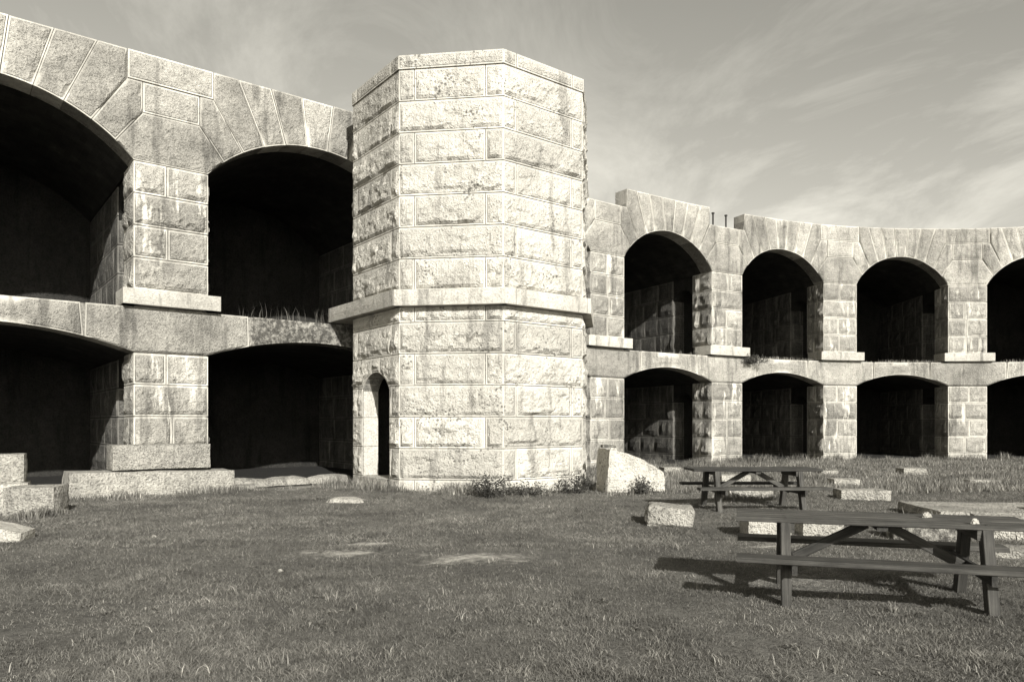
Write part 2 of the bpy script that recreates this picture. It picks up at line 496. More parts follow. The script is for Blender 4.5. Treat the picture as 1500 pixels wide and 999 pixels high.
def coons_stone(name, B, T, L, R, mat, parent, amp=0.03, depth=.62, gap=0.026, marg=0.032, step=0.12, low=0.2, front=0.0, backw=None):
    """stone bounded by four polylines in (s, z): bottom, top, left, right; face towards the courtyard"""
    wlen = max(np.hypot(*np.diff(np.array(B), axis=0).T).sum(), np.hypot(*np.diff(np.array(T), axis=0).T).sum())
    hlen = max(np.hypot(*np.diff(np.array(L), axis=0).T).sum(), np.hypot(*np.diff(np.array(R), axis=0).T).sum())
    tu = spaced(0, 1, step / wlen, marg / wlen); tv = spaced(0, 1, step / hlen, marg / hlen)
    Bp, Tp, Lp, Rp = resample(B, tu), resample(T, tu), resample(L, tv), resample(R, tv)
    P = np.zeros((len(tv), len(tu), 2))
    a = tu[None, :, None]; b = tv[:, None, None]
    P = ((1 - b) * Bp[None] + b * Tp[None] + (1 - a) * Lp[:, None] + a * Rp[:, None]
         - ((1 - a) * (1 - b) * Bp[0] + a * (1 - b) * Bp[-1] + (1 - a) * b * Tp[0] + a * b * Tp[-1]))
    cen = P.reshape(-1, 2).mean(0)
    sc = np.array([1 - gap / max(np.ptp(P[..., 0]), .1), 1 - gap / max(np.ptp(P[..., 1]), .1)])
    P = cen + (P - cen) * sc
    roww = np.hypot(*(P[:, -1] - P[:, 0]).T)[:, None]; colh = np.hypot(*(P[-1] - P[0]).T)[None, :]
    du = np.minimum(tu, 1 - tu)[None, :] * roww; dzb = tv[:, None] * colh; dzt = (1 - tv)[:, None] * colh
    base = W(P[..., 0], np.zeros(P.shape[:2]), P[..., 1])
    off = rng.random(3) * 100
    n1 = fbm(base * 2.2 + off, 2); n2 = fbm(base * 7 + off, 2); n3 = vnoise(base * 17 + off)
    e = sstep((du - marg * .5) / 0.08) * sstep((dzb - marg * .5) / 0.07) * sstep((dzt - marg * .5) / 0.12)
    fc = np.clip(facets(P[..., 0], P[..., 1], .28, 1.2, .25), -.7, .7)
    H = front + amp * e * (0.7 + 0.6 * n1 + 0.6 * fc) + amp * 0.25 * n3 * e + random.uniform(-.012, .016)
    V = W(P[..., 0], -H, P[..., 1]).reshape(-1, 3)
    f, ring = grid_faces(len(tu) - 1, len(tv) - 1)
    q = P.reshape(-1, 2)[ring]
    bk = depth if backw is None else backw
    Bk = W(q[:, 0], np.full(len(ring), bk), q[:, 1])
    mk = marg * 1.05
    draft = ((du < mk) | (dzb < mk) | (dzt < mk)).astype(np.float32)
    return drafted(mesh_obj(name, np.vstack([V, Bk]), f, mat, parent), draft, len(ring))

def strip_mesh(rows):
    """rows: list of (n,3) arrays of equal length -> verts, quads"""
    n = len(rows[0]); v = np.vstack(rows); f = []
    for r in range(len(rows) - 1):
        for i in range(n - 1):
            f.append((r * n + i, r * n + i + 1, (r + 1) * n + i + 1, (r + 1) * n + i))
    return v, f
class Parts:
    def __init__(self): self.v = []; self.f = []; self.n = 0; self.uv = []
    def add(self, v, f):
        self.v.append(np.asarray(v)); self.f += [tuple(i + self.n for i in q) for q in f]; self.n += len(v)
    def rows(self, *rows): self.add(*strip_mesh([np.asarray(r) for r in rows]))
    def wbox(self, s0, s1, w0, w1, z0, z1, ns=2):
        """box in wall coordinates"""
        s = np.linspace(s0, s1, ns)
        a = W(s, np.full(ns, w0), np.full(ns, z0)); b = W(s, np.full(ns, w0), np.full(ns, z1))
        c = W(s, np.full(ns, w1), np.full(ns, z1)); d = W(s, np.full(ns, w1), np.full(ns, z0))
        self.rows(a, b, c, d, a)
        for k in (0, -1): self.add(np.array([a[k], b[k], c[k], d[k]]), [(0, 1, 2, 3)])
    def obj(self, name, mat, parent=None): return mesh_obj(name, np.vstack(self.v), self.f, mat, parent)

# ------------------------------------------------------------------ the casemate wall
fort = empty('casemate_wall', (-8.05, 17.45, 0))
tag(fort, 'curved two-storey granite fort wall of arched casemates around the courtyard', 'fort wall')
FINV = Vector((8.05, -17.45, 0))
_made = []
def under(o, parent):            # world-space meshes parented to the fort keep their place
    return o
# every stone mesh is written in world coordinates; the parent inverse keeps it there
def fix_parents(root):
    for o in COL.objects:
        r = o
        while r.parent is not None: r = r.parent
        if r is root and o.parent is root: o.matrix_parent_inverse = root.matrix_basis.inverted()

MISSING_CAP = {3, 4}
def pier_x(i): return PIER_S[i]
HID = set()
for i, ps in enumerate(PIER_S):
    # mortar core of the pier with its stones
    core = Parts()
    core.wbox(ps - HW + .03, ps + HW - .03, .03, DEEP - .02, -0.3, Z_LS + .01)
    lower_pier = core.obj('lower_pier', MAT['mortar'], fort)
    core = Parts()
    core.wbox(ps - HW + .03, ps + HW - .03, .03, DEEP - .02, Z_FL - .05, Z_US + .01)
    upper_pier = core.obj('upper_pier', MAT['mortar'], fort)
    path = Path([(ps - HW, DEEP), (ps - HW, 0), (ps + HW, 0), (ps + HW, DEEP)], W)
    c1, c2 = path.c[1], path.c[2]; end = path.c[-1]
    if i not in HID:
        zl = [-.25, 0.28, 1.02, 1.76, 2.50, Z_LS]
        zu = [Z_LT, 5.43, 6.17, 6.91, Z_US]
        for zs in (zl, zu):
            pier = lower_pier if zs is zl else upper_pier
            for k in range(len(zs) - 1):
                cut = (c1 + c2) / 2 + random.uniform(-.14, .1)
                single = (random.random() < 0.22) or (i == 1 and zs is zu and k == 0) or (k == 0 and zs is zl)
                js = [0.0, end] if single else [0.0, cut, end]
                jl = random.uniform(.45, .7)
                if (k + i) % 2: js = [0.0, c1 - jl] + js[1:]
                for a, b in zip(js[:-1], js[1:]):
                    path_stone('stone', path, a, b, zs[k], zs[k + 1], MAT['pier'], pier, amp=random.uniform(.035, .075), depth=.25,
                               step=.08 if i < 3 else .12)
        if i == 2: continue                 # behind the tower
        # dressed ledge under the upper pier
        lw = HW + .25
        lp = Path([(ps - lw, .7), (ps - lw, -.19), (ps + lw, -.19), (ps + lw, .7)], W)
        path_stone('ledge', lp, 0, lp.c[-1], Z_FL + .02, Z_LT, MAT['ledge'], pier, amp=.014, depth=.35, marg=.015, step=.3, low=0)
        # flat underside and top of the ledge
        lb = Parts(); lb.wbox(ps - lw + .012, ps + lw - .012, -.178, .6, Z_FL + .035, Z_LT - .015, 6)
        lb.obj('ledge_slab', MAT['ledge'], pier)

def bays():
    for i in range(len(PIER_S) - 1):
        yield i, PIER_S[i], PIER_S[i + 1]

for i, a0, b0 in bays():
    cen = (a0 + b0) / 2; half = (b0 - a0) / 2 - HW
    ss = np.linspace(a0, b0, 61)
    x = ss - cen
    inside = abs(x) < half
    core = Parts()
    zl = np.where(inside, Z_LS + arc(x, half, LRISE), Z_LS) + .015
    zu = np.where(inside, Z_US + arc(x, half, URISE), Z_US) + .015
    o = np.full_like(ss, .03); dp = np.full_like(ss, .6)
    top = np.full_like(ss, Z_TOP - .03)
    top = np.where((i in MISSING_CAP) & (ss - a0 < .95), Z_CB - .02, top)
    top = np.where((i + 1 in MISSING_CAP) & (b0 - ss < .95), Z_CB - .02, top)
    core.rows(W(ss, dp, zl), W(ss, o, zl), W(ss, o, o * 0 + Z_FL - .02), W(ss, dp, o * 0 + Z_FL - .02))
    lower_arch = core.obj('lower_arch', MAT['mortar'], fort)
    core = Parts()
    core.rows(W(ss, dp, zu), W(ss, o, zu), W(ss, o, top), W(ss, dp, top))
    arch = core.obj('upper_arch', MAT['mortar'], fort)
    def ax(f): return cen + f * half
    def ua(s): return float(Z_US + arc(s - cen, half, URISE))
    def la(s): return float(Z_LS + arc(s - cen, half, LRISE))
    fr = [.868, .696, .507, .307, .10]
    th = (b0 - a0) / 2 - .95
    tops = [None, th, th * .78, th * .47, th * .165]
    # seven voussoirs
    js = [(-fr[k], -tops[k]) for k in range(1, 5)] + [(fr[k], tops[k]) for k in range(4, 0, -1)]
    for k in range(len(js) - 1):
        (f0, t0), (f1, t1) = js[k], js[k + 1]
        s0, s1 = ax(f0), ax(f1)
        B = [(s, ua(s)) for s in np.linspace(s0, s1, 7)]
        T = [(cen + t0, Z_TOP), (cen + t1, Z_TOP)]
        L = [B[0], (cen + t0, Z_CB), T[0]] if k == 0 else [B[0], T[0]]
        R = [B[-1], (cen + t1, Z_CB), T[1]] if k == len(js) - 2 else [B[-1], T[1]]
        coons_stone('voussoir', B, T, L, R, MAT['wall'], arch, amp=.038, step=.11)
    # shoulder stones
    for sg in (-1, 1):
        base = a0 if sg < 0 else b0
        s0, s1 = ax(sg * fr[0]), ax(sg * fr[1])
        B = [(s, ua(s)) for s in np.linspace(s0, s1, 5)]
        inn, outt = base - sg * .63, base - sg * .95
        T = [(inn, Z_CB), (outt, Z_CB)]
        L = [B[0], (inn, Z_SP), T[0]]; R = [B[-1], T[1]]
        if sg > 0:
            B, T, L, R = B[::-1], T[::-1], R, L
        coons_stone('shoulder_stone', B, T, L, R, MAT['wall'], arch, amp=.038, step=.11)
    # long arch stone of the lower opening
    q = 1.82 if i < 3 else 1.62
    s0, s1 = a0 + q, b0 - q
    B = [(s, la(s)) for s in np.linspace(s0, s1, 17)]
    coons_stone('arch_stone', B, [(s0 + .06, Z_FL), (s1 - .06, Z_FL)], [B[0], (s0 + .06, Z_FL)], [B[-1], (s1 - .06, Z_FL)],
                MAT['lichen'] if i in (1,) else MAT['wall'], lower_arch, amp=.03, step=.2)
    # wedge stones beside it, as the wide pier stones stop short of it by a slim joint
    # vaults
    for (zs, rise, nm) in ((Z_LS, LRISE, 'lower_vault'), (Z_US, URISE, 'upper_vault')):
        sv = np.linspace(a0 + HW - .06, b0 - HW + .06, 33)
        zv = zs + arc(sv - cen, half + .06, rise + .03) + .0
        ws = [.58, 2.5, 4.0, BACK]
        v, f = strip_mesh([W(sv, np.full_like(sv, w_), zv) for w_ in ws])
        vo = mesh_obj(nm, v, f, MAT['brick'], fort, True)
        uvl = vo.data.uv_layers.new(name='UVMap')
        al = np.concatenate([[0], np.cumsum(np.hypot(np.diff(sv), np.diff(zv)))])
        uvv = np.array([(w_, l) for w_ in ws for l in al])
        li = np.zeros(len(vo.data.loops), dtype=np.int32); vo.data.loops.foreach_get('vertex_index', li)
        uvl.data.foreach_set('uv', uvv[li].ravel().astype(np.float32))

# stones over the piers, shared by two bays
for i, ps in enumerate(PIER_S):
    hl = (BAY[i - 1] / 2 - HW) if i > 0 else 2.81
    hr = (BAY[i] / 2 - HW) if i < len(BAY) else 2.2
    grp = Parts(); grp.wbox(ps - .5, ps + .5, .05, DEEP - .05, Z_US + .02, Z_SP - .02)
    sp = grp.obj('spandrel', MAT['mortar'], fort)
    def up(side, f):
        h = hl if side < 0 else hr
        xx = f * h
        return (ps + side * (HW + h - xx), float(Z_US + arc(xx, h, URISE)))
    L = [up(-1, f) for f in np.linspace(1, .868, 5)] + [(ps - .63, Z_SP)]
    R = [up(1, f) for f in np.linspace(1, .868, 5)] + [(ps + .63, Z_SP)]
    coons_stone('springer', [(ps - HW, Z_US), (ps + HW, Z_US)], [(ps - .63, Z_SP), (ps + .63, Z_SP)], L, R, MAT['wall'], sp, amp=.032)
    def rect(nm, x0, x1, z0, z1, amp=.03):
        coons_stone(nm, [(x0, z0), (x1, z0)], [(x0, z1), (x1, z1)], [(x0, z0), (x0, z1)], [(x1, z0), (x1, z1)], MAT['wall'], sp, amp=amp)
    rect('centre_stone', ps - .63, ps + .63, Z_SP, Z_CB)
    if i not in MISSING_CAP: rect('capstone', ps - .95, ps + .95, Z_CB, Z_TOP)
    # wide stone over the lower pier
    def lo(side, d):
        h = hl if side < 0 else hr
        return (ps + side * d, float(Z_LS + arc(h - (d - HW), h, LRISE)))
    ql = 1.82 if i <= 3 else 1.62
    qr = 1.82 if i < 3 else 1.62
    B = [lo(-1, d) for d in np.linspace(ql, HW, 9)] + [lo(1, d) for d in np.linspace(HW, qr, 9)]
    if i == 0: ql = 1.82
    coons_stone('pier_head', B, [(ps - ql + .02, Z_FL), (ps + qr - .02, Z_FL)], [B[0], (ps - ql + .02, Z_FL)], [B[-1], (ps + qr - .02, Z_FL)],
                MAT['wall'], sp, amp=.03, step=.2)

# cross walls between the casemates, each with a passage
PW0, PW1 = 1.18, 2.36
for i, ps in enumerate(PIER_S):
    core = Parts()
    T_ = HW - .08
    for lv, (z0, z1, pz) in enumerate(((-.3, Z_LS + .1, 2.45), (Z_FL - .02, Z_US + .1, 6.75))):
        core = Parts()
        core.wbox(ps - T_ + .03, ps + T_ - .03, PW1 + .02, BACK, z0, z1)
        # masonry over the passage
        wq = np.linspace(PW0 - .12, PW1 + .04, 17)
        xq = np.clip(wq - (PW0 + PW1) / 2, -.59, .59)
        zq = pz + arc(xq, .59, .42)
        for sd in (-1, 1):
            sa = np.full_like(wq, ps + sd * (T_ - .03))
            core.rows(W(sa, wq, zq), W(sa, wq, zq * 0 + z1))
        core.rows(W(np.full_like(wq, ps - T_ + .03), wq, zq), W(np.full_like(wq, ps + T_ - .03), wq, zq))
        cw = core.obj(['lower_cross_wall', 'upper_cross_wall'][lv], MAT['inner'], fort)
        cws = (cw,) if lv == 0 else (cws[0], cw)
    if i == 0: continue
    # stones of the side that faces the camera
    path = Path([(ps - T_, BACK), (ps - T_, PW1), (ps - T_ + .6, PW1)], W)
    for (zs, zpass) in (([-.25, .28, 1.02, 1.76, 2.50, Z_LS], 0), ([Z_FL, 4.69, 5.43, 6.17, 6.91, Z_US], 1)):
        for k in range(len(zs) - 1):
            u = 0.0; L_ = path.c[-1]
            cuts = [0.0]
            while L_ - cuts[-1] > 1.7: cuts.append(cuts[-1] + random.uniform(.8, 1.35))
            cuts.append(L_)
            for a, b in zip(cuts[:-1], cuts[1:]):
                path_stone('stone', path, a, b, zs[k], zs[k + 1], MAT['cross'], cws[zpass], amp=random.uniform(.03, .06), depth=.12, step=.22)

# floors, roof, outer wall
ss = np.linspace(PIER_S[0] - HW, PIER_S[-1] + HW, 90)
def slab(name, z0, z1, w0, w1, mat):
    p = Parts(); p.wbox(ss[0], ss[-1], w0, w1, z0, z1, 90)
    return p.obj(name, mat, fort)
slab('upper_floor', Z_FL - .28, Z_FL - .015, .06, BACK + .05, MAT['earth'])
slab('lower_shade_floor', -.2, .06, .5, BACK + .05, MAT['earth'])  # dark slab added over the ground to cut bounced light inside
slab('roof_slab', Z_TOP - .75, Z_TOP - .45, .9, 8.6, MAT['earth'])
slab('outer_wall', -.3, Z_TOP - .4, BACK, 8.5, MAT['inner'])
ew = Parts(); ew.wbox(ss[-1] - .9, ss[-1] + .1, .12, 8.5, -.3, Z_TOP - .42); ew.obj('end_wall', MAT['inner'], fort)
ew = Parts(); ew.wbox(ss[0] - .1, ss[0] + .9, .12, 8.5, -.3, Z_TOP - .42); ew.obj('end_wall', MAT['inner'], fort)

# two iron rods standing where a capstone is missing
def rod(s, w, z0, z1, r):
    n = 7; rows = []
    c0 = W(s, w, 0.0)
    for z in (z0, z1 - .05, z1 - .05, z1):
        rr = r if z != z1 else r * 1.0
        rows.append(np.array([(c0[0] + rr * math.cos(2 * math.pi * k / n), c0[1] + rr * math.sin(2 * math.pi * k / n), z) for k in range(n + 1)]))
    rows[2] = rows[2] + (rows[2] - np.array([c0[0], c0[1], z1 - .05])) * .8
    rows[3] = rows[3] + (rows[3] - np.array([c0[0], c0[1], z1])) * .8
    v, f = strip_mesh(rows); v = np.vstack([v, [[c0[0], c0[1], z1]]])
    f += [(3 * (n + 1) + k, 3 * (n + 1) + k + 1, len(v) - 1) for k in range(n)]
    mesh_obj('iron_rod', v, f, MAT['iron'], fort)
rod(PIER_S[4] - .42, .35, Z_CB - .05, Z_CB + .62, .035)
rod(PIER_S[4] + .28, .35, Z_CB - .05, Z_CB + .62, .035)
fix_parents(fort)

# ------------------------------------------------------------------ the stair tower
TC = np.array([-1.03, 20.06]); SIDE = 2.47
RAD = SIDE / (2 * math.sin(math.radians(22.5)))
def tvert(phi): return TC + RAD * np.array([math.cos(math.radians(phi)), math.sin(math.radians(phi))])
A0 = 262.5 - 22.5                                        # left end of the front face
tv = [tvert(A0 + 45 * k) for k in range(-2, 5)]          # faces: back-left, left, front, right, side, back
tower = empty('stair_tower', (TC[0], TC[1], 0))
tag(tower, 'tall pale granite octagonal stair tower with projecting belt course and arched doorway', 'tower')
def tpath(grow=0.0):
    return Path([TC + (p - TC) * (RAD + grow) / RAD for p in tv], ident)
TP = tpath()
c = TP.c                                                  # c[1]=L, c[2]=LF, c[3]=RF, c[4]=R, c[5]
jA = [0.0, c[1] - .37, c[2] + .37, c[3] - .42, c[4] + .37, c[5] - .37, c[6]]
jB = [0.0, c[1] + .27, c[2] - .37, c[3] + .37, c[4] - .37, c[5] + .37, c[6]]
# doorway in the left face
DU0, DU1 = c[2] - .78 * SIDE, c[2] - .20 * SIDE
DC, DH = (DU0 + DU1) / 2, (DU1 - DU0) / 2
DZS, DRISE = 2.40, .46
def door_arc(u): return DZS + arc(np.clip(np.asarray(u) - DC, -DH, DH), DH, DRISE)
low = [-.25, .28, 1.015, 1.75, 2.485, 3.22, 3.955, 4.315]
pat = 'ABABABA'
def tcourse(z0, z1, js, amp):
    for a, b in zip(js[:-1], js[1:]):
        segs = [(a, b, None)]
        if z0 < 2.8 and a < DU1 and b > DU0:
            if z1 < 2.49: segs = [(a, DU0, None), (DU1, b, None)]
            else:
                k0, k1 = DC - .22, DC + .22
                fb = lambda u: np.where((u > DU0) & (u < DU1), np.maximum(door_arc(u), z0), z0 + .007)
                segs = [(a, k0, fb), (k0, k1, fb), (k1, b, fb)]
        for (p, q, fb) in segs:
            if q - p < .12: continue
            path_stone('stone', TP, p, q, z0, z1, MAT['tower'], tower, amp=amp * random.uniform(.75, 1.3), depth=.35, step=.06, bottom=fb, marg=.03,
                       low=random.uniform(.3, .9))
for k in range(7):
    tcourse(low[k], low[k + 1], jA if pat[k] == 'A' else jB, .05 if k not in (0, 6) else .05)
for k in range(7):
    z0 = 4.70 + k * .737
    tcourse(z0, z0 + .737, jA if k % 2 == 0 else jB, .046)
# coping and belt course
def ring(name, grow, z0, z1, js, amp, marg, depth, step, mat):
    p = tpath(grow); k = p.c[-1] / TP.c[-1]
    js2 = []
    for j in js:
        n = int(np.clip(np.searchsorted(TP.c, j, side='right') - 1, 0, 5))
        js2.append(p.c[n] + (j - TP.c[n]) / TP.L[n] * p.L[n])
    js2[0], js2[-1] = 0.0, p.c[-1]
    for a, b in zip(js2[:-1], js2[1:]):
        path_stone(name, p, a, b, z0, z1, mat, tower, amp=amp, depth=depth, step=step, marg=marg, low=0.1)
ring('coping_stone', .03, 9.86, 10.20, jB, .035, .03, .6, .1, MAT['tower'])
gb = .22 / math.cos(math.radians(22.5))
bp = [TC + (p - TC) * (RAD + gb) / RAD for p in tv]
bdir = (bp[1] - bp[2]) / np.linalg.norm(bp[1] - bp[2])
BP = Path([bp[2] + bdir * 3.62] + bp[2:], ident)
bc = BP.c
for a_, b_ in zip([0.0, bc[1] + .02, bc[2] + .30, bc[3] - .12, bc[4]], [bc[1] + .02, bc[2] + .30, bc[3] - .12, bc[4], bc[5]]):
    path_stone('belt_stone', BP, a_, b_, 4.315, 4.70, MAT['ledge'], tower, amp=.012, depth=.95, step=.15, marg=.012, low=0.1, gap=.012)
# core, with the doorway left open
P_ = Parts()
ip = tpath(-.03)
def corestrip(us, zb, zt):
    us = np.asarray(us, float)
    P_.rows(ip.at(us, np.broadcast_to(zb, us.shape), us * 0), ip.at(us, np.broadcast_to(zt, us.shape), us * 0))
kk = [ip.c[n] for n in range(7)]
sc_ = ip.L[0] / TP.L[0]
du0, du1 = ip.c[2] - (c[2] - DU0) * sc_, ip.c[2] - (c[2] - DU1) * sc_
corestrip([kk[0] + 1e-3, kk[1], du0], -.3, 10.0)
corestrip([du1, kk[2], kk[3], kk[4], kk[5], kk[6] - 1e-3], -.3, 10.0)
ud = np.linspace(du0, du1, 17)
corestrip(ud, door_arc(DC + (ud - (du0 + du1) / 2) / sc_) + .01, 10.0)
core = P_.obj('mortar_core', MAT['mortar'], tower)
n = 8
tops = np.array([[*(TC + (tvert(A0 + 45 * k) - TC) * .985), z] for z in (10.14,) for k in range(8)])
mesh_obj('tower_roof', tops, [tuple(range(8))], MAT['earth'], tower)
# door reveal and stair well behind it, the doorway shadow put into its colour
tt = TP.t[1]; nn_ = TP.n[1]
def DP(u, inn, z):                                      # point on the left face, inn metres into the tower
    p = TP.p[1] + tt * (u - TP.c[1]) - nn_ * inn
    return np.array([p[0], p[1], z])
J = Parts()
us = np.linspace(DU0, DU1, 13); zz = door_arc(us)
outl = [(DU0, .26)] + [(DU0, z) for z in (1.0, 1.75, DZS)] + list(zip(us[1:-1], zz[1:-1])) + [(DU1, DZS), (DU1, 1.75), (DU1, 1.0), (DU1, .26)]
J.rows(np.array([DP(u, .012, z) for u, z in outl]), np.array([DP(u, .45, z) for u, z in outl]))
mesh_obj('door_threshold', [DP(DU0, -.05, .26), DP(DU1, -.05, .26), DP(DU1, 1.6, .26), DP(DU0, 1.6, .26), DP(DU0, -.05, -.2), DP(DU1, -.05, -.2)],
         [(0, 1, 2, 3), (0, 1, 5, 4)], MAT['ledge'], tower)
J.obj('door_reveal', MAT['mortar'], tower)
for (z0, z1) in ((.27, 1.01), (1.01, 1.75), (1.75, 2.42)):
    for uu, sg in ((DU0, 1), (DU1, -1)):
        a_, b_ = DP(uu + sg * .012, .03, z0 + .008), DP(uu + sg * .012, .44, z0 + .008)
        up_ = np.array([0, 0, z1 - z0 - .016]); bk_ = np.array([-tt[0] * sg * .1, -tt[1] * sg * .1, 0])
        v_ = [a_, b_, b_ + up_, a_ + up_, a_ + bk_, b_ + bk_, b_ + up_ + bk_, a_ + up_ + bk_]
        mesh_obj('jamb_stone', v_, [(0, 1, 2, 3), (0, 1, 5, 4), (1, 2, 6, 5), (2, 3, 7, 6), (3, 0, 4, 7)], MAT['ledge'], tower)
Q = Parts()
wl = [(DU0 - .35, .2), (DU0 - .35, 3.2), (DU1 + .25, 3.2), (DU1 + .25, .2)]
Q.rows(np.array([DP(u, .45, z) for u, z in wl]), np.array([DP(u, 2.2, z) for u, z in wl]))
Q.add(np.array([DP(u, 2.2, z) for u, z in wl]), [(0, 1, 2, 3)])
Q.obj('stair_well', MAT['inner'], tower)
fix_parents(tower)

# ------------------------------------------------------------------ loose blocks
def on_ground(x, y): return float(ground_h(x, y))
def block(name, pos, size, rz, label, cat='stone block', tilt=(0, 0), amp=.03, mat=None, group=None, skew=None, seg=.13, taper=0.0, z=None, chip=.04):
    """rough-hewn block: a subdivided box with broken edges; pos is the centre of its base"""
    lx, ly, lz = size
    nx, ny, nz_ = [max(2, int(round(d / seg))) for d in size]
    vid = {}; V = []; F = []
    def vert(i, j, k):
        if (i, j, k) not in vid:
            vid[(i, j, k)] = len(V); V.append((i / nx - .5, j / ny - .5, k / nz_))
        return vid[(i, j, k)]
    for i in range(nx):
        for j in range(ny):
            for k in (0, nz_):
                q = [vert(i, j, k), vert(i + 1, j, k), vert(i + 1, j + 1, k), vert(i, j + 1, k)]
                F.append(tuple(q if k else q[::-1]))
    for i in range(nx):
        for k in range(nz_):
            for j in (0, ny):
                q = [vert(i, j, k), vert(i + 1, j, k), vert(i + 1, j, k + 1), vert(i, j, k + 1)]
                F.append(tuple(q if j == 0 else q[::-1]))
    for j in range(ny):
        for k in range(nz_):
            for i in (0, nx):
                q = [vert(i, j, k), vert(i, j + 1, k), vert(i, j + 1, k + 1), vert(i, j, k + 1)]
                F.append(tuple(q[::-1] if i == 0 else q))
    v = np.array(V)
    off = rng.random(3) * 50
    if taper: v[:, :2] *= (1 - taper * v[:, 2:3])
    if skew is not None: v = skew(v)
    p = v * np.array(size)
    c0 = np.array([0, 0, lz / 2])
    d = p - c0
    d = d / np.maximum(np.linalg.norm(d, axis=1, keepdims=True), 1e-6)
    # broken edges: pull in where two or three faces meet
    ed = np.sort(np.stack([abs(abs(v[:, 0]) - .5) * lx, abs(abs(v[:, 1]) - .5) * ly, np.minimum(v[:, 2], 1 - v[:, 2]) * lz], -1), axis=1)
    edge = np.exp(-(ed[:, 1] / .05) ** 2)
    n1 = fbm(p * 3.1 + off, 2); n2 = fbm(p * 9 + off, 2)
    p = p + d * (amp * n1 + amp * .5 * n2)[:, None] - d * (edge * chip * (0.35 + 0.65 * np.clip(n1 + .4, 0, 1)))[:, None]
    o = mesh_obj(name, p, F, mat or MAT['block'])
    o.location = (pos[0], pos[1], (on_ground(pos[0], pos[1]) - .04) if z is None else z)
    o.rotation_euler = (math.radians(tilt[0]), math.radians(tilt[1]), math.radians(rz))
    tag(o, label, cat, group)
    return o
def blob(v):
    v = v.copy()
    r = np.maximum(abs(v[:, 0]), abs(v[:, 1])) * 2
    a = np.arctan2(v[:, 1], v[:, 0])
    k = random.uniform(0, 6)
    rad = .46 * (1 + .14 * np.sin(2 * a + k) + .10 * np.sin(3 * a + 2 * k) + .06 * np.sin(5 * a))
    v[:, 0] = np.cos(a) * r * rad * (1 - .18 * v[:, 2]); v[:, 1] = np.sin(a) * r * rad * (1 - .18 * v[:, 2])
    v[:, 2] *= 1 - .35 * r * r
    return v
LB = 'loose granite blocks around the courtyard'
def wall_xy(s, w): q = W(s, w, 0.0); return q[0], q[1]
# in front of the left pier
x, y = wall_xy(-.50, -.30)
block('granite_block', (x, y), (3.45, .95, .58), 38, 'long lower granite block at the foot of the left pier', tilt=(0, 1.2), group=LB, amp=.035)
x, y = wall_xy(-.32, -.22)
block('granite_block', (x, y), (2.1, .75, .56), 38, 'granite block lying on the long block under the left pier', group=LB, amp=.035, z=.56)
x, y = wall_xy(-.1, -.45)
block('foundation_slab', (x, y), (3.6, .9, .16), 38, 'thin foundation slab in the grass below the long block at the left pier', 'stone slab', group=LB, amp=.02, z=-.05)
x, y = wall_xy(-4.1, -.30)
block('foundation_slab', (x, y), (3.4, .8, .2), 38, 'pale foundation slab in front of the dark lower left arch', 'stone slab', group=LB, amp=.03, z=-.05)
block('granite_block', (-9.45, 13.1), (1.5, .9, .55), 30, 'lower block of the stack at the left edge of the photo', group=LB, amp=.035)
block('granite_block', (-9.5, 13.25), (1.3, .8, .55), 30, 'upper block of the stack at the left edge of the photo', group=LB, amp=.03, z=.5)
block('granite_block', (-8.35, 12.95), (.82, .7, .52), 12, 'squat granite block standing right beside the stack at the left edge', group=LB, amp=.035)
def wedge(v):
    v = v.copy(); v[:, 2] *= np.clip(.95 - .7 * (v[:, 0] + .1), .35, 1); return v
block('stone_fragment', (-7.1, 10.2), (.75, .5, .3), 10, 'pale wedge-shaped stone fragment in the grass at the left edge', 'stone', group=LB, skew=wedge, amp=.02, mat=MAT['pale'], seg=.09)
block('flat_stone', (-3.38, 15.0), (1.0, .62, .14), 8, 'flat pale stone lying in the grass left of the tower', 'stone', group=LB, skew=blob, amp=.035, seg=.07)
RB = 'flat rubble at the sill of the lower arch'
for k, (s_, w_, l_, d_) in enumerate([(1.55, -.1, 1.5, .9), (2.75, .05, 1.2, 1.0), (3.95, .0, 1.3, .8)]):
    x, y = wall_xy(s_, w_)
    block('flat_stone', (x, y), (l_ * 1.15, d_, .22), 38 + 9 * k - 9,
          ['flat pale rubble stone in the dark arch, next to the left pier blocks', 'middle flat pale rubble stone on the sill of the dark arch',
           'flat pale rubble stone in the dark arch, nearest the tower doorway'][k],
          'stone', group=RB, skew=blob, amp=.05, seg=.09, chip=.04, z=.02)
# beside the tower
def boulder(v):
    v = v.copy()
    top = np.interp(v[:, 0], [-.5, -.3, .1, .5], [1.0, .96, .78, .48])
    v[:, 2] *= top
    v[:, 0] *= 1 - .1 * v[:, 2]
    return v
block('tilted_block', (2.83, 17.75), (1.45, 1.2, 1.08), 7, 'big tilted granite block leaning beside the foot of the tower', skew=boulder, group=LB, amp=.05, chip=.06, seg=.1, mat=MAT['tower'])
block('thin_stone', (2.3, 17.6), (.34, .3, .07), 5, 'thin dark stone chip lying on top of the big tilted block', 'stone', group=LB, mat=MAT['lichen'], z=1.02, seg=.06, amp=.01, chip=.02)
block('granite_block', (2.5, 11.75), (.76, .5, .36), -10, 'rough granite block in the grass left of the near picnic table', group=LB, tilt=(2, 5), seg=.08, amp=.04, chip=.07)
block('granite_block', (3.62, 10.55), (.62, .55, .34), -4, 'pale squared block seen under the left end of the near table', group=LB, mat=MAT['pale'], seg=.08, amp=.015)
block('granite_block', (4.35, 10.6), (.66, .5, .33), 8, 'rough block behind the near table, right of the pale squared block', group=LB, seg=.08, amp=.03)
block('granite_block', (5.0, 15.6), (.95, .5, .24), -3, 'low flat block in the grass under the far picnic table', group=LB, seg=.1, amp=.015)
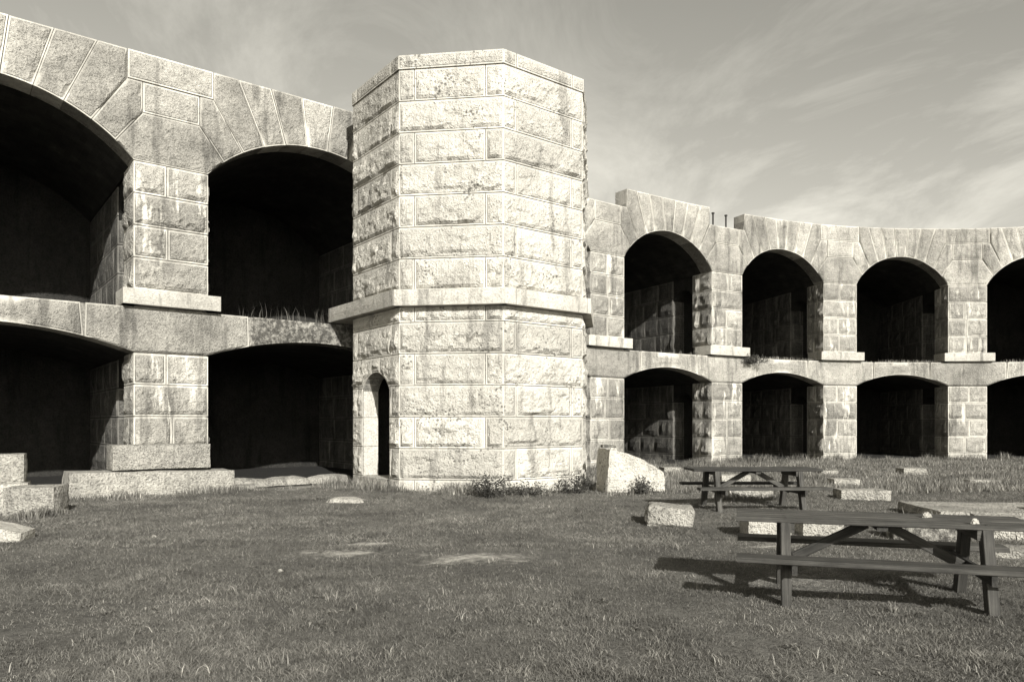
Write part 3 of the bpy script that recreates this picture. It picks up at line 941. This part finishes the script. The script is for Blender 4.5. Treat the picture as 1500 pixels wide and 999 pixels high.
block('granite_block', (5.75, 19.2), (.8, .5, .3), 4, 'pale block behind the left half of the far picnic table', group=LB, seg=.1, amp=.015)
block('granite_block', (8.5, 18.9), (.68, .5, .24), -3, 'small block right of the far table, behind the wider low block', group=LB, seg=.1, amp=.015)
block('granite_block', (7.3, 15.4), (1.02, .55, .25), -6, 'wide low block in the grass right of the far table', group=LB, seg=.1, amp=.015)
block('granite_block', (12.55, 23.2), (.75, .5, .24), 2, 'small far block in front of the third arch from the tower', group=LB, seg=.12, amp=.015)
block('granite_block', (12.3, 19.3), (.8, .4, .16), -6, 'thin flat block farthest right on the grass', group=LB, seg=.1, amp=.015)
block('granite_block', (9.95, 23.2), (.55, .4, .17), -6, 'small low block in the far grass just right of the far table', group=LB, seg=.1, amp=.015)
block('granite_block', (5.1, 23.8), (.6, .5, .22), 10, 'small pale block in the grass just right of the big tilted block', group=LB, seg=.1, amp=.015)
# the heap of slabs at the right
block('stone_slab', (8.85, 12.3), (4.1, 1.7, .24), -6, 'great broken granite slab lying on the right, behind the near table', 'stone slab', group=LB, amp=.09, seg=.10, chip=.14)
block('stone_slab', (9.8, 11.3), (3.0, 1.2, .34), -14, 'second granite slab in front of the great slab at the right edge', 'stone slab', group=LB, amp=.04, seg=.12, chip=.08)
block('granite_block', (7.1, 10.35), (1.1, .6, .36), -20, 'rough block behind the right end of the near table', group=LB, amp=.04, seg=.09)
block('granite_block', (5.75, 10.3), (1.0, .5, .22), -8, 'low dark block seen between the legs of the near table', group=LB, amp=.03, seg=.09, mat=MAT['lichen'])
block('stone_slab', (6.6, 9.0), (1.5, .6, .12), -14, 'flat pale slab lying in the ground behind the near table', 'stone slab', group=LB, amp=.02, seg=.09)
for k, (x, y, s) in enumerate([(-5.05, 10.4, .13), (-1.95, 15.3, .1), (-2.55, 8.1, .12)]):
    block('small_stone', (x, y), (s, s * .8, s * .6), 20 * k,
          ['small white stone in the grass left of centre', 'small white stone close to the flat pale stone', 'small white stone beside the worn sandy patch'][k],
          'stone', group='small white stones in the grass', mat=MAT['pale'], seg=.03, amp=.01, chip=.012, skew=blob)

# ------------------------------------------------------------------ picnic tables
def board(name, p0, p1, width, thick, parent, upv=(0, 0, 1), roll=0.0):
    """plank from p0 to p1 with eased edges; local x runs along it"""
    p0, p1 = Vector(p0), Vector(p1)
    L = (p1 - p0).length
    ex = (p1 - p0).normalized(); ez = Vector(upv); ey = ez.cross(ex).normalized(); ez = ex.cross(ey)
    e = min(.006, thick * .2)
    prof = [(-width / 2, -thick / 2 + e), (-width / 2 + e, -thick / 2), (width / 2 - e, -thick / 2), (width / 2, -thick / 2 + e),
            (width / 2, thick / 2 - e), (width / 2 - e, thick / 2), (-width / 2 + e, thick / 2), (-width / 2, thick / 2 - e)]
    V = []; F = []
    xs = [0, L]
    for k, x in enumerate(xs):
        for (a, b) in prof: V.append((x - L / 2, a, b))
    for i in range(8): F.append((i, (i + 1) % 8, 8 + (i + 1) % 8, 8 + i))
    F += [tuple(range(7, -1, -1)), tuple(range(8, 16))]
    o = mesh_obj(name, V, F, MAT['wood'], parent)
    from mathutils import Matrix
    m = Matrix((ex, ey, ez)).transposed().to_4x4(); m.translation = (p0 + p1) / 2
    o.matrix_local = m
    return o
def picnic_table(pos, rz, label, legx=.80, L=2.44):
    t = empty('picnic_table', (pos[0], pos[1], on_ground(*pos) - .01), math.radians(rz))
    tag(t, label, 'picnic table', 'dark wooden picnic tables on the grass')
    for k in range(5):
        y = -.30 + k * .15
        board('top_plank', (-L / 2 + random.uniform(-.008, .008), y, .735), (L / 2 + random.uniform(-.008, .008), y, .735 + random.uniform(-.003, .003)), .139, .042, t)
    for sg in (-1, 1):
        board('seat', (-L / 2, sg * .63, .425), (L / 2, sg * .63, .425), .25, .045, t)
    for x in (-legx, legx):
        for sg in (-1, 1):
            board('leg', (x, sg * .30, .712), (x, sg * .50, -.03), .13, .085, t, upv=(1, 0, 0))
        board('top_beam', (x + .055 * (1 if x < 0 else -1), -.36, .668), (x + .055 * (1 if x < 0 else -1), .36, .668), .045, .088, t)
        board('seat_beam', (x + .055 * (1 if x < 0 else -1), -.74, .357), (x + .055 * (1 if x < 0 else -1), .74, .357), .045, .088, t)
        board('brace', (x * .93, 0, .33), (x * .10, 0, .69), .05, .085, t, upv=(-.4 * (1 if x < 0 else -1), 0, .9))
    board('centre_cleat', (0, -.34, .690), (0, .34, .690), .088, .045, t)
    for x in (-legx, legx):
        for y in (-.33, -.17, .02, .17, .32):
            o = mesh_obj('bolt', [(x + .016 * math.cos(a * math.pi / 3), y + .016 * math.sin(a * math.pi / 3), .7595) for a in range(6)] +
                         [(x + .016 * math.cos(a * math.pi / 3), y + .016 * math.sin(a * math.pi / 3), .75) for a in range(6)],
                         [tuple(range(6))] + [(a, 6 + a, 6 + (a + 1) % 6, (a + 1) % 6) for a in range(6)], MAT['iron'], t)
    return t
picnic_table((3.35, 6.79), -17.3, 'nearest dark wooden picnic table at the lower right')
picnic_table((4.45, 13.68), 1.5, 'smaller-looking far picnic table in front of the fort wall', legx=.76, L=2.34)
def on_table(e, nx):
    pass
for (px, py, nm, lab) in ((1358, 750, .10, 'white stone on the near picnic table, further left of two'), (1428, 759, .085, 'white stone near the right end of the near picnic table')):
    yb = (EYE - .765) * FPX / (py + 4 - 620); xb = (px - 750) * yb / FPX
    block('small_stone', (xb, yb), (nm, nm * .7, nm * .6), 25, lab, 'stone', group='white stones on the table', mat=MAT['pale'], seg=.022, amp=.01, chip=.01, skew=blob, z=.755 + on_ground(3.38, 6.84) - .01)

# ------------------------------------------------------------------ grass, weeds, shrubs
def blades(name, x, y, z, h, w, lean, mat, label, cat, three=True, parent=None):
    n = len(x)
    ang = rng.random(n) * 2 * np.pi
    dx, dy = np.cos(ang), np.sin(ang)                       # across the blade
    la = rng.random(n) * 2 * np.pi; lm = lean * (0.3 + rng.random(n)) * h
    lx, ly = np.cos(la) * lm, np.sin(la) * lm
    if three:
        V = np.zeros((n, 5, 3), np.float32)
        V[:, 0] = np.stack([x - dx * w / 2, y - dy * w / 2, z - .01], -1)
        V[:, 1] = np.stack([x + dx * w / 2, y + dy * w / 2, z - .01], -1)
        mx_, my_, mz_ = x + lx * .35, y + ly * .35, z + h * .6
        V[:, 2] = np.stack([mx_ + dx * w * .36, my_ + dy * w * .36, mz_], -1)
        V[:, 3] = np.stack([mx_ - dx * w * .36, my_ - dy * w * .36, mz_], -1)
        V[:, 4] = np.stack([x + lx, y + ly, z + h], -1)
        b = (np.arange(n) * 5)[:, None]
        tri = np.concatenate([b + np.array([[0, 1, 2]]), b + np.array([[0, 2, 3]]), b + np.array([[3, 2, 4]])], 1).reshape(-1)
        nv, ntri = n * 5, n * 3
    else:
        V = np.zeros((n, 3, 3), np.float32)
        V[:, 0] = np.stack([x - dx * w / 2, y - dy * w / 2, z - .01], -1)
        V[:, 1] = np.stack([x + dx * w / 2, y + dy * w / 2, z - .01], -1)
        V[:, 2] = np.stack([x + lx, y + ly, z + h], -1)
        tri = np.arange(n * 3); nv, ntri = n * 3, n
    me = bpy.data.meshes.new(name)
    me.vertices.add(nv); me.vertices.foreach_set('co', V.reshape(-1))
    me.loops.add(ntri * 3); me.loops.foreach_set('vertex_index', tri.astype(np.int32))
    me.polygons.add(ntri); me.polygons.foreach_set('loop_start', np.arange(0, ntri * 3, 3, dtype=np.int32))
    me.update(calc_edges=True)
    me.materials.append(mat)
    o = bpy.data.objects.new(name, me); COL.objects.link(o)
    if parent is not None: o.parent = parent
    if label: tag(o, label, cat, kind='stuff')
    return o
def wall_front_y(x):
    return np.interp(x, _CX, _CY)
def field(n, d0, d1, power, xw=.80):
    """points in the view wedge between two distances, denser near the camera"""
    u = rng.random(n)
    d = (d0 ** (2 - power) + u * (d1 ** (2 - power) - d0 ** (2 - power))) ** (1 / (2 - power)) if power != 2 else d0 * (d1 / d0) ** u
    x = (rng.random(n) * 2 - 1) * d * xw
    y = d
    keep = y < wall_front_y(x) - .05
    dt = np.hypot(x - TC[0], y - TC[1])
    keep &= dt > 3.15
    b = bare_amt(x, y)
    keep &= rng.random(n) > b * 1.3
    return x[keep], y[keep]
def nz2(x, y, s, k): return vnoise(np.stack([x * s, y * s, x * 0 + k], -1))
x, y = field(300000, 3.6, 9.5, 2)
h = (.012 + .022 * rng.random(len(x))) * (1 + .45 * nz2(x, y, 1.3, 1)) * (1 + .4 * nz2(x, y, 5, 2))
keep = rng.random(len(x)) < .70 + .45 * nz2(x, y, 4.0, 9) + .35 * nz2(x, y, .8, 19)
x, y, h = x[keep], y[keep], h[keep]
blades('lawn_grass', x, y, ground_h(x, y), h, .0035 + .003 * rng.random(len(x)), 1.9, MAT['grass'], 'short grass of the near lawn', 'grass')
x, y = field(330000, 9.5, 20, 1.6)
h = (.018 + .026 * rng.random(len(x))) * (1 + .5 * nz2(x, y, 1.3, 1)) * (1 + .4 * nz2(x, y, 5, 2))
blades('lawn_grass', x, y, ground_h(x, y), h, .008 + .006 * rng.random(len(x)), 1.7, MAT['grass'], 'short grass of the lawn before the tower', 'grass', False)
x, y = field(200000, 17, 34, 1.0)
k = (x > 2.2); x, y = x[k], y[k]
h = (.05 + .09 * rng.random(len(x))) * (1 + .6 * nz2(x, y, .9, 4))
blades('tall_grass', x, y, ground_h(x, y), h, .016 + .012 * rng.random(len(x)), .45, MAT['dry'], 'longer pale grass in front of the right-hand arches', 'grass', False)
# taller tufts along foundations and against the stones
tx, ty, th_ = [], [], []
def tuft_line(pts, n, spread, h0, h1):
    p = resample(pts, rng.random(n) ** 1.0)
    tx.append(p[:, 0] + rng.normal(0, spread, n)); ty.append(p[:, 1] + rng.normal(0, spread, n) - abs(rng.normal(0, spread * .8, n))); th_.append(h0 + (h1 - h0) * rng.random(n) ** 1.5)
for a in (1, 2, 3): pass
tuft_line([tv[1] * 1.0 + np.array([-.3, -.25]), tv[2] + np.array([-.15, -.2]), tv[3] + np.array([0, -.2]), tv[4] + np.array([.2, -.15])], 2600, .13, .05, .18)
tuft_line([tv[1] + np.array([-.5, -.2]), tv[2] + np.array([-.4, -.1])], 2600, .22, .08, .32)
tuft_line([tv[2] + np.array([.9, -.35]), tv[3] + np.array([.8, -.1])], 2200, .2, .06, .26)
for s0, s1, n in ((12.5, 40, 14000), (-2.4, 2.4, 1800)):
    q = np.array([wall_xy(s, -.22 if s0 > 5 else -.95) for s in np.linspace(s0, s1, 30)])
    tuft_line(q, n, .16, .06, .32 if s0 > 5 else .18)
tuft_line([(-9.9, 12.6), (-8.0, 12.4), (-7.8, 13.0)], 1500, .1, .06, .25)
tuft_line([(2.2, 17.0), (3.9, 17.3)], 1500, .15, .08, .3)
tuft_line([(6.2, 11.4), (9, 11.0)], 2500, .3, .08, .3)
tuft_line([(4.3, 15.3), (5.6, 15.2)], 700, .12, .06, .2)
x = np.concatenate(tx); y = np.concatenate(ty); h = np.concatenate(th_)
k = np.hypot(x - TC[0], y - TC[1]) > 3.0
x, y, h = x[k], y[k], h[k]
h = h * np.clip(.65 + 1.1 * nz2(x, y, 2.2, 31), .15, 1.3)
blades('tall_grass', x, y, ground_h(x, y), h, .012 + .008 * rng.random(len(x)), .45, MAT['dry'], 'tall grass tufts along the foot of the walls and stones', 'grass')
# scattered tufts and dry stems in the lawn
n = 170
cxs, cys = field(n, 4.6, 15, 1.5)
m = 16
x = np.repeat(cxs, m) + rng.normal(0, .05, len(cxs) * m); y = np.repeat(cys, m) + rng.normal(0, .05, len(cxs) * m)
h = (.03 + .05 * rng.random(len(x))) * np.repeat(.6 + .8 * rng.random(len(cxs)), m)
blades('grass_tufts', x, y, ground_h(x, y), h, .006 + .003 * rng.random(len(x)), .9, MAT['dry'], 'scattered coarse tufts standing above the lawn', 'grass')
# broad-leaved weeds pressed into the lawn
wx, wy = field(130, 4.6, 14, 1.3)
LV = []
for a_, b_ in zip(wx, wy):
    z_ = float(ground_h(a_, b_)); r_ = rng.uniform(.03, .07)
    for k in range(int(rng.integers(7, 13))):
        t_ = rng.uniform(0, 6.283); e_ = np.array([math.cos(t_), math.sin(t_), 0]); f_ = np.array([-e_[1], e_[0], 0])
        o_ = np.array([a_, b_, z_ + .012]) + rng.normal(0, .03, 3) * np.array([1, 1, .1]); l_ = r_ * rng.uniform(.6, 1.2); up_ = rng.uniform(.15, .7)
        LV.append([o_, o_ + e_ * l_ * .5 + f_ * l_ * .17 + np.array([0, 0, l_ * up_ * .7]), o_ + e_ * l_ + np.array([0, 0, l_ * up_ * .6]), o_ + e_ * l_ * .5 - f_ * l_ * .17 + np.array([0, 0, l_ * up_ * .7])])
LV = np.array(LV)
tag(mesh_obj('lawn_weeds', LV.reshape(-1, 3), [tuple(range(4 * k, 4 * k + 4)) for k in range(len(LV))], MAT['grass']),
    'broad-leaved weeds scattered low in the lawn', 'weeds', kind='stuff')
# weeds on the upper floors
sw = np.concatenate([rng.uniform(.9, 4.9, 150), rng.uniform(15.5, 20, 160), rng.uniform(21.9, 26.0, 900), rng.uniform(28.2, 32, 700), rng.uniform(34.2, 38, 300)])
kw = rng.random(len(sw)) < np.clip(.45 + 1.3 * nz2(sw, sw * 0, 1.1, 77), .04, 1); sw = sw[kw]
ww = rng.uniform(.05, .6, len(sw))
q = W(sw, ww, np.full(len(sw), Z_FL - .03))
h = np.where(sw < 6, rng.uniform(.1, .5, len(sw)), rng.uniform(.05, .2, len(sw)))
blades('ledge_weeds', q[:, 0], q[:, 1], q[:, 2], h, np.where(sw < 6, .007, .018) + .006 * rng.random(len(sw)), .3, MAT['dry'], 'dry weeds growing along the edge of the upper floor', 'weeds')

def shrub(pos, r, hgt, n, label, z=None, leaf=.035, stems=26, mat='leaf'):
    base = (pos[0], pos[1], on_ground(*pos) if z is None else z)
    t = empty('shrub', base)
    tag(t, label, 'shrub')
    P = Parts(); tips = []
    for k in range(stems):
        a = random.uniform(0, 2 * math.pi); rr = r * math.sqrt(random.random()); hh = hgt * random.uniform(.5, 1.05) * (1 - .35 * (rr / r) ** 2)
        p0 = np.array([math.cos(a) * rr * .35, math.sin(a) * rr * .35, -.02]); p2 = np.array([math.cos(a) * rr, math.sin(a) * rr * .8, hh])
        p1 = (p0 + p2) / 2 + np.array([random.uniform(-.05, .05), random.uniform(-.05, .05), hh * .12])
        rows = []
        for (p, w_) in ((p0, .008), (p1, .006), (p2, .003)):
            rows.append(np.array([p + w_ * np.array([math.cos(q), math.sin(q), 0]) for q in (0, 2.1, 4.2, 6.283)]))
        P.rows(*rows); tips.append((p0, p1, p2))
    P.obj('stems', MAT['iron'], t)
    V = np.zeros((n, 4, 3)); 
    for k in range(n):
        p0, p1, p2 = random.choice(tips); f = random.random() ** .6
        c_ = (1 - f) ** 2 * p0 + 2 * f * (1 - f) * p1 + f * f * p2 + rng.normal(0, .06, 3)
        c_[2] = max(c_[2], .01)
        a = rng.normal(0, 1, 3); a /= np.linalg.norm(a); b = np.cross(a, rng.normal(0, 1, 3)); b /= np.linalg.norm(b)
        l = leaf * random.uniform(.6, 1.4)
        V[k] = [c_ - a * l, c_ + b * l * .38, c_ + a * l, c_ - b * l * .38]
    mesh_obj('foliage', V.reshape(-1, 3), [tuple(range(4 * k, 4 * k + 4)) for k in range(n)], MAT[mat], t)
    return t
shrub((-.45, 16.05), .62, .56, 950, 'low dark shrub at the foot of the tower below its front right corner')
shrub((.35, 16.4), .5, .34, 500, 'low spreading shrub on the grass at the middle of the tower foot')
shrub((1.45, 17.2), .5, .5, 750, 'low shrub between the tower and the big tilted block')
shrub((2.95, 16.75), .3, .42, 480, 'small dark bush growing in front of the big tilted block')
q = W(20.84 + 1.35, .02, Z_FL)
shrub((q[0], q[1] - .25), .62, .34, 1300, 'clump of greenery hanging over the upper floor edge by the second pier', z=Z_FL - .22)
